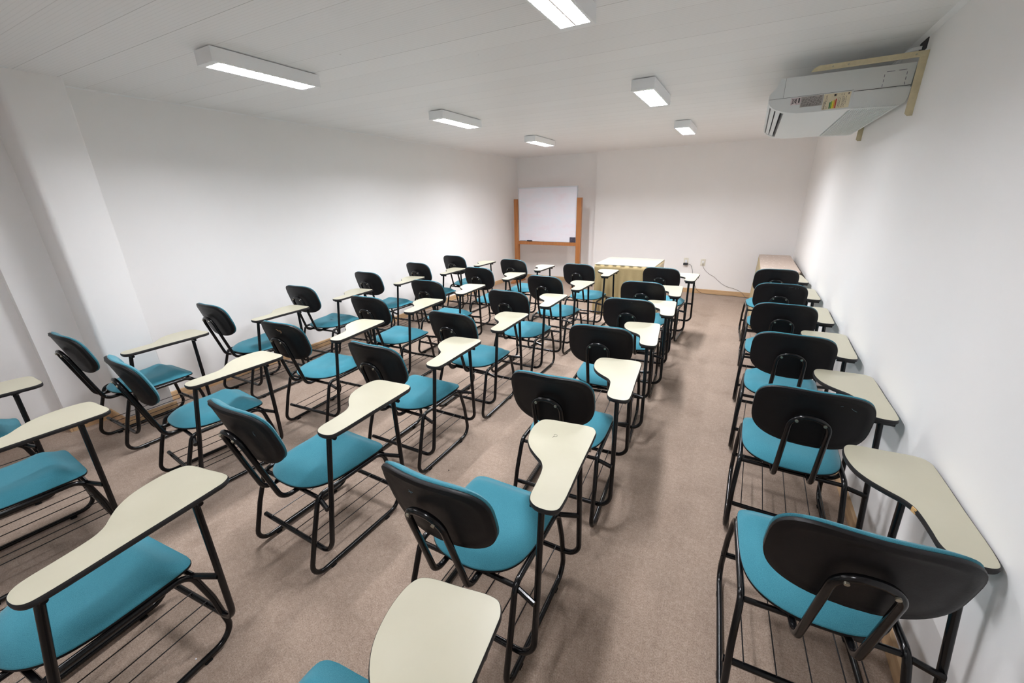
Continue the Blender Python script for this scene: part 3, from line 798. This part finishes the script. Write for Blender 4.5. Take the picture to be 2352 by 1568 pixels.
t2 = skirted_table('skirted_table', T2['cx'], T2['cy'], T2['hw'], T2['hd'], T2['h'], 'long narrow table with khaki skirt against the right wall, behind the last chair', None, 0.010, 0.09, 0.028,
                   [(T2['hw'] - 0.0, -T2['hd']), (-T2['hw'], -T2['hd']), (-T2['hw'], T2['hd'])][::-1])
cover('tablecloth', T2['hw'] + 0.007, T2['hd'] + 0.007, 0.035, 0.012, M_DAM, T2['h'] - 0.003, T2['cx'], T2['cy'], 'pink beige patterned cloth over the long narrow table')

# ------------------------------------------------------------------ wall sockets and cords
M_SOCKET = mat_black('ivory_socket_plastic', srgb(214, 210, 196), 0.4, 30, 0.05, 0.4)
M_CORD = mat_black('dark_cord_rubber', srgb(62, 58, 58), 0.5, 60, 0.1)
M_CORD2 = mat_black('grey_cord_rubber', srgb(120, 112, 106), 0.5, 60, 0.1)
def socket(name, x, z, label, holes=True):
    y = far_y(x)
    t = tag(empty(name, (x, y, z), -0.0323), label, 'wall socket')
    bm = bmesh.new(); add_box(bm, (-0.038, -0.008, -0.058), (0.038, 0.0, 0.058), bevel=0.003); mesh_obj('cover_plate', bm, M_SOCKET, t)
    bm = bmesh.new(); add_box(bm, (-0.017, -0.0105, -0.024), (0.017, -0.0075, 0.024), bevel=0.001); mesh_obj('socket_insert', bm, M_WHITE_METAL, t)
    bm = bmesh.new()
    for q in (-0.008, 0, 0.008): add_cyl(bm, (q, -0.0105, 0.010), (0, 1, 0), 0.0024, 0.001, 8)
    mesh_obj('socket_hole', bm, M_DARK, t)
    return t
s1 = socket('wall_socket', -0.842, 0.545, 'white wall socket with the black power adapter plugged in')
s2 = socket('wall_socket', -0.568, 0.540, 'ivory wall socket with a thin cord hanging to the right')
ya = far_y(-0.842)
t = tag(empty('power_adapter', (-0.842, ya - 0.0105, 0.503)), 'small black power adapter plugged into the left wall socket', 'power adapter')
bm = bmesh.new(); add_box(bm, (-0.036, -0.045, -0.018), (0.036, 0.0, 0.018), bevel=0.005); mesh_obj('adapter_body', bm, M_DARK, t)
bm = bmesh.new()
def wp(x, z, d=0.006): return Vector((x, far_y(x) - d, z))
c1 = [wp(-0.806, 0.503, .03), wp(-0.765, 0.495, .03), wp(-0.735, 0.44, .012), wp(-0.715, 0.36), wp(-0.705, 0.24), wp(-0.66, 0.16, .02), wp(-0.60, 0.055, .025), wp(-0.50, 0.010, .045), wp(-0.35, 0.005, .03),
      wp(-0.20, 0.005, .05), wp(-0.02, 0.005, .03), wp(0.10, 0.005, .06), wp(0.30, 0.005, .07)]
add_tube(bm, catmull([p - Vector((-0.842, ya - 0.0105, 0.503)) for p in c1], 6, False), 0.0028, 6); mesh_obj('adapter_cord', bm, M_CORD, t)
t = tag(empty('extension_cord', (-0.568, far_y(-0.568) - 0.0105, 0.532)), 'thin grey cord drooping from the right wall socket to the floor', 'cord')
bm = bmesh.new(); add_cyl(bm, (0, -0.012, 0), (0, 1, 0), 0.011, 0.024, 12); mesh_obj('plug', bm, M_SOCKET, t)
c2 = [wp(-0.568, 0.532, .034), wp(-0.563, 0.50, .03), wp(-0.548, 0.45, .012), wp(-0.505, 0.395), wp(-0.44, 0.345), wp(-0.365, 0.305), wp(-0.295, 0.245), wp(-0.215, 0.185), wp(-0.13, 0.148), wp(-0.045, 0.130), wp(0.04, 0.098, .012),
      wp(0.10, 0.060, .022), wp(0.15, 0.010, .05), wp(0.22, 0.005, .07), wp(0.36, 0.005, .10)]
bm = bmesh.new(); add_tube(bm, catmull([p - Vector((-0.568, far_y(-0.568) - 0.0105, 0.532)) for p in c2], 6, False), 0.0026, 6); mesh_obj('cord', bm, M_CORD2, t)

# ------------------------------------------------------------------ air conditioner
Y0, Y1 = 3.30, 4.66
ac = tag(empty('air_conditioner', (XR, (Y0 + Y1)/2, 2.07)), 'white ceiling-height air conditioner hanging on the right wall under the ceiling', 'air conditioner')
ac_off = Vector((-XR, -(Y0 + Y1)/2, -2.07))
def acm(name, bm, mat, smooth=True, angle=40, parent=None):
    bmesh.ops.translate(bm, verts=bm.verts, vec=ac_off)
    return mesh_obj(name, bm, mat, parent or ac, smooth, angle)
nose = [(0.080, 2.284), (0.055, 2.284), (0.046, 2.266), (0.036, 2.238), (0.018, 2.218), (0.005, 2.204), (0.003, 2.176)]
under = [(0.006, 2.158), (0.016, 2.141), (0.033, 2.126), (0.055, 2.114), (0.080, 2.104), (0.110, 2.095), (0.165, 2.085), (0.289, 2.082), (0.425, 2.081)]
back = [(0.640, 2.071), (0.662, 2.085), (0.672, 2.158), (0.676, 2.276)]
full = nose + under + back
bm = bmesh.new()
add_prism(bm, full, Y0, Y0 + 0.055, 'y'); add_prism(bm, full, Y1 - 0.055, Y1, 'y')
mid = nose + [(0.006, 2.158), (0.014, 2.143), (0.075, 2.165), (0.098, 2.0985), (0.110, 2.095)] + under[6:] + [(0.425, 2.088)] + [(0.64, 2.079)] + back[1:]
add_prism(bm, mid, Y0 + 0.055, Y1 - 0.055, 'y')
body = acm('casing', bm, M_AC)
for cx_, cz_, rot in ((0.036, 2.1335, 0.62), (0.066, 2.1185, 0.42)):
    bm = bmesh.new(); n = 6; a = []; b = []
    for k in range(n + 1):
        u = k/n; ang = rot + 0.5*(u - 0.5); L = 0.027*(u - 0.5)
        a.append((cx_ + L*math.cos(ang) , cz_ - L*math.sin(ang) - 0.004*(1 - (2*u - 1)**2)))
    poly = a + [(p[0] + 0.002, p[1] + 0.003) for p in reversed(a)]
    add_prism(bm, poly, Y0 + 0.056, Y1 - 0.056, 'y')
    acm('vane', bm, M_AC)
bm = bmesh.new(); add_prism(bm, [(0.016, 2.144), (0.074, 2.166), (0.097, 2.101), (0.094, 2.101), (0.072, 2.160), (0.018, 2.141)], Y0 + 0.057, Y1 - 0.057, 'y')
acm('outlet_slot', bm, new_mat('grey_outlet_interior', srgb(96, 98, 100), 0.6), False)
# ribbed intake grille, ribs run along the unit
bm = bmesh.new(); poly = [(0.428, 2.168), (0.428, 2.079)]; nr_ = 20
for k in range(nr_):
    xa = 0.436 + (0.640 - 0.436)*k/nr_; xb = 0.436 + (0.640 - 0.436)*(k + 0.55)/nr_
    za = 2.0785 - (xa - 0.436)*0.045; poly += [(xa, za + 0.009), (xa, za), (xb, za - 0.0003), (xb, za + 0.009)]
poly += [(0.646, 2.071), (0.6665, 2.085), (0.6745, 2.12), (0.6755, 2.158)]
add_prism(bm, poly, Y0 - 0.004, Y1 + 0.004, 'y'); gr = acm('intake_grille', bm, M_AC, False)
M_GREY = new_mat('grille_shade_grey', srgb(120, 122, 124), 0.6)  # grey strips stand in for the shade between the intake ribs
bm = bmesh.new()
for k in range(nr_):
    xa = 0.436 + (0.640 - 0.436)*(k + 0.55)/nr_; xb = 0.436 + (0.640 - 0.436)*(k + 1)/nr_; za = 2.0785 - (xa - 0.436)*0.045
    add_box(bm, (xa, Y0 + 0.03, za + 0.003), (xb, Y1 - 0.03, za + 0.010))
acm('gap_shade_strip', bm, M_GREY, False, parent=gr)
bm = bmesh.new()   # ribs return up the end face
for k in range(11):
    xa = 0.4500 + 0.0165*k
    add_box(bm, (xa, Y0 - 0.006, 2.080), (xa + 0.0095, Y0 - 0.003, 2.112 - 0.0*k))
acm('end_rib', bm, M_AC, False, parent=gr)
def seam(name, lo, hi): 
    bm = bmesh.new(); add_box(bm, lo, hi); acm(name, bm, M_DARK, False)
seam('cover_seam', (0.006, Y0 - 0.0006, 2.1752), (0.425, Y0 + 0.001, 2.1766))
seam('cover_seam', (0.0795, Y0 - 0.0006, 2.177), (0.0805, Y0 + 0.001, 2.284))
seam('cover_seam', (0.425, Y0 - 0.0046, 2.1675), (0.672, Y0 + 0.001, 2.1690))
# knock-out outline
bm = bmesh.new()
for k in range(3): add_box(bm, (0.5475, Y0 - 0.0008, 2.173 + k*0.024), (0.5495, Y0 + .001, 2.187 + k*0.024)); add_box(bm, (0.6425, Y0 - 0.0008, 2.173 + k*0.024), (0.6445, Y0 + .001, 2.187 + k*0.024))
add_box(bm, (0.555, Y0 - 0.0008, 2.2455), (0.590, Y0 + .001, 2.2475)); add_box(bm, (0.607, Y0 - 0.0008, 2.2455), (0.640, Y0 + .001, 2.2475))
acm('knockout_mark', bm, new_mat('navy_print', srgb(60, 60, 90), 0.5), False)
# stickers on the end face
M_PAPER = mat_black('cream_sticker_paper', srgb(216, 206, 180), 0.5, 30, 0.02, 0.3)
M_PAPER2 = mat_black('pale_pink_sticker', srgb(206, 194, 196), 0.5, 30, 0.02, 0.3)
M_FOIL = mat_black('grey_foil_sticker', srgb(166, 160, 156), 0.4, 30, 0.02, 0.4)
M_INK = new_mat('black_ink', srgb(50, 46, 50), 0.6)
def flat(name, x0, x1, z0, z1, mat, lift=1.0, parent=None, y=None):
    bm = bmesh.new(); yy = (Y0 if y is None else y)
    add_box(bm, (x0, yy - 0.0005*lift - 0.0003, z0), (x1, yy - 0.0002, z1)); return acm(name, bm, mat, False, parent=parent)
st1 = flat('recycling_sticker', 0.123, 0.174, 2.132, 2.171, M_PAPER2)
bm = bmesh.new(); yy = Y0 - 0.0012
def ink(a, b, r=0.0009): add_tube(bm, [(a[0], yy, a[1]), (b[0], yy, b[1])], r, 5)
ink((0.127, 2.136), (0.155, 2.168)); ink((0.127, 2.168), (0.155, 2.136))
ink((0.131, 2.141), (0.133, 2.163)); ink((0.133, 2.163), (0.149, 2.160)); ink((0.149, 2.160), (0.149, 2.144)); ink((0.149, 2.144), (0.131, 2.141)); ink((0.151, 2.164), (0.151, 2.140), .0012)
add_box(bm, (0.162, yy - .0004, 2.142), (0.169, yy + .0004, 2.167))
acm('crossed_bin_symbol', bm, M_INK, False, parent=st1)
st2 = flat('rating_plate', 0.175, 0.286, 2.115, 2.172, M_FOIL)
bm = bmesh.new(); random.seed(3)
for k in range(17):
    x = 0.182 + k*0.0058; z = 2.119
    while z < 2.166:
        l = random.uniform(0.004, 0.016); add_box(bm, (x, yy - .0002, z), (x + 0.0018, yy + .0003, min(z + l, 2.168))); z += l + random.uniform(0.002, 0.006)
acm('small_print', bm, M_INK, False, parent=st2)['kind'] = 'stuff'
st3 = flat('energy_label', 0.288, 0.416, 2.089, 2.171, M_PAPER)
bm = bmesh.new()
for x, za, zb in ((0.300, 2.120, 2.166), (0.305, 2.130, 2.166), (0.380, 2.094, 2.150), (0.385, 2.100, 2.150), (0.390, 2.094, 2.140), (0.396, 2.110, 2.150), (0.368, 2.094, 2.146), (0.362, 2.100, 2.146), (0.306, 2.094, 2.110), (0.312, 2.094, 2.104), (0.372, 2.158, 2.166), (0.384, 2.156, 2.166)):
    z = za
    while z < zb: add_box(bm, (x, yy - .0002, z), (x + 0.0016, yy + .0003, min(z + 0.006, zb))); z += 0.0085
add_box(bm, (0.337, yy - .0002, 2.155), (0.346, yy + .0003, 2.166)); add_box(bm, (0.348, yy - .0002, 2.154), (0.350, yy + .0003, 2.167))
add_box(bm, (0.402, yy - .0002, 2.157), (0.410, yy + .0003, 2.160)); add_box(bm, (0.402, yy - .0002, 2.163), (0.410, yy + .0003, 2.166))
acm('small_print', bm, M_INK, False, parent=st3)['kind'] = 'stuff'
for k, (c, h) in enumerate(((srgb(20, 120, 80), 0.035), (srgb(130, 175, 60), 0.039), (srgb(232, 225, 40), 0.043), (srgb(222, 160, 50), 0.046), (srgb(185, 55, 45), 0.050))):
    x = 0.321 + k*0.0068; bm = bmesh.new(); add_prism(bm, [(x, 2.092), (x + 0.0056, 2.092), (x + 0.0056, 2.092 + h - .003), (x + 0.0028, 2.092 + h), (x, 2.092 + h - .003)], yy - .0004, yy + .0004, 'y')
    acm('efficiency_bar', bm, new_mat('label_ink_%d' % k, c, 0.5), False, parent=st3)
fc = bpy.data.curves.new('label_title', 'FONT'); fc.body = 'Energia'; fc.size = 0.014; fc.extrude = 0.0002
ftmp = bpy.data.objects.new('label_title_text', fc); link(ftmp)
bpy.context.view_layer.update()
me = bpy.data.meshes.new_from_object(ftmp.evaluated_get(bpy.context.evaluated_depsgraph_get())); me.name = 'label_title'
bpy.data.objects.remove(ftmp)
fo = bpy.data.objects.new('label_title', me); link(fo, st3); me.materials.clear(); me.materials.append(M_INK)
fo.location = Vector((0.300, Y0 - 0.0011, 2.091)) + ac_off; fo.rotation_euler = (math.pi/2, -math.pi/2, 0)
# two beige steel wall brackets
for yb, hid in ((3.215, False), (4.46, False)):
    t = tag(empty('wall_bracket', (XR, yb, 2.30)), 'beige steel angle bracket at the %s end of the air conditioner' % ('near' if yb < 4 else 'far'), 'bracket', 'air conditioner brackets')
    bm = bmesh.new(); D = 0.034
    # upright against the wall
    add_box(bm, (-0.003, -0.014, -0.285), (0.0, D - 0.014, 0.004)); add_box(bm, (-0.034, -0.014, -0.285), (-0.003, -0.011, 0.004))
    add_prism(bm, [(-0.034, -0.285), (-0.022, -0.298), (0, -0.298), (0, -0.285)], -0.014, -0.011, 'y')
    mesh_obj('upright', bm, M_BEIGE, t, False)
    bm = bmesh.new()
    add_prism(bm, [(-0.003, -0.024), (-0.500, -0.024), (-0.488, -0.008), (-0.465, 0.004), (-0.003, 0.004)], -0.017, -0.014, 'y'); add_box(bm, (-0.465, -0.014, 0.001), (-0.003, D - 0.014, 0.004))
    mesh_obj('arm', bm, M_BEIGE, t, False)
    bm = bmesh.new()
    for x in (-0.40, -0.33, -0.05): add_cyl(bm, (x, -0.0185, -0.010), (0, 1, 0), 0.004, 0.003, 10)
    mesh_obj('bolt', bm, M_SCREW, t)
# dark service hole above the near bracket with a pipe
bm = bmesh.new(); add_box(bm, (-0.004, -0.055, -0.028), (0.002, 0.075, 0.028)); o = mesh_obj('pipe_opening', bm, M_DARK, None, False)
o.location = (XR, 3.33, 2.355); tag(o, 'dark rough pipe opening in the right wall above the bracket', 'wall opening')
bm = bmesh.new(); add_tube(bm, fillet([(-0.004, 0, 0.0), (-0.05, 0.01, 0.0), (-0.07, 0.12, -0.03), (-0.07, 0.22, -0.058)], 0.03, 5), 0.009, 8); o = mesh_obj('coolant_pipe', bm, M_WHITE_METAL)
o.location = (XR, 3.35, 2.350); tag(o, 'white pipe running from the wall opening into the air conditioner', 'pipe')

# small litter on the carpet
def scrap(name, x, y, r, mat, label, cat):
    bm = bmesh.new(); random.seed(int(abs(x*1000)))
    add_prism(bm, [(r*random.uniform(.6, 1.2)*math.cos(a), r*random.uniform(.5, 1.1)*math.sin(a)) for a in [k*math.pi/3.5 for k in range(7)]], 0, 0.0025)
    o = mesh_obj(name, bm, mat, None, False); o.location = (x, y, 0.0005); tag(o, label, cat)
M_PAPERW = new_mat('white_paper', srgb(225, 224, 228), 0.7)
scrap('paper_scrap', -1.58, 0.274, 0.0035, M_PAPERW, 'tiny white paper scrap on the carpet beside the bottom left chair', 'paper scrap')
scrap('dark_lint', -1.429, 1.622, 0.005, M_RUBBER, 'tiny dark lint on the carpet between the middle and aisle chairs', 'lint')
scrap('paper_scrap', -1.901, 4.098, 0.012, M_PAPERW, 'small white paper scrap on the carpet under the middle chairs', 'paper scrap')
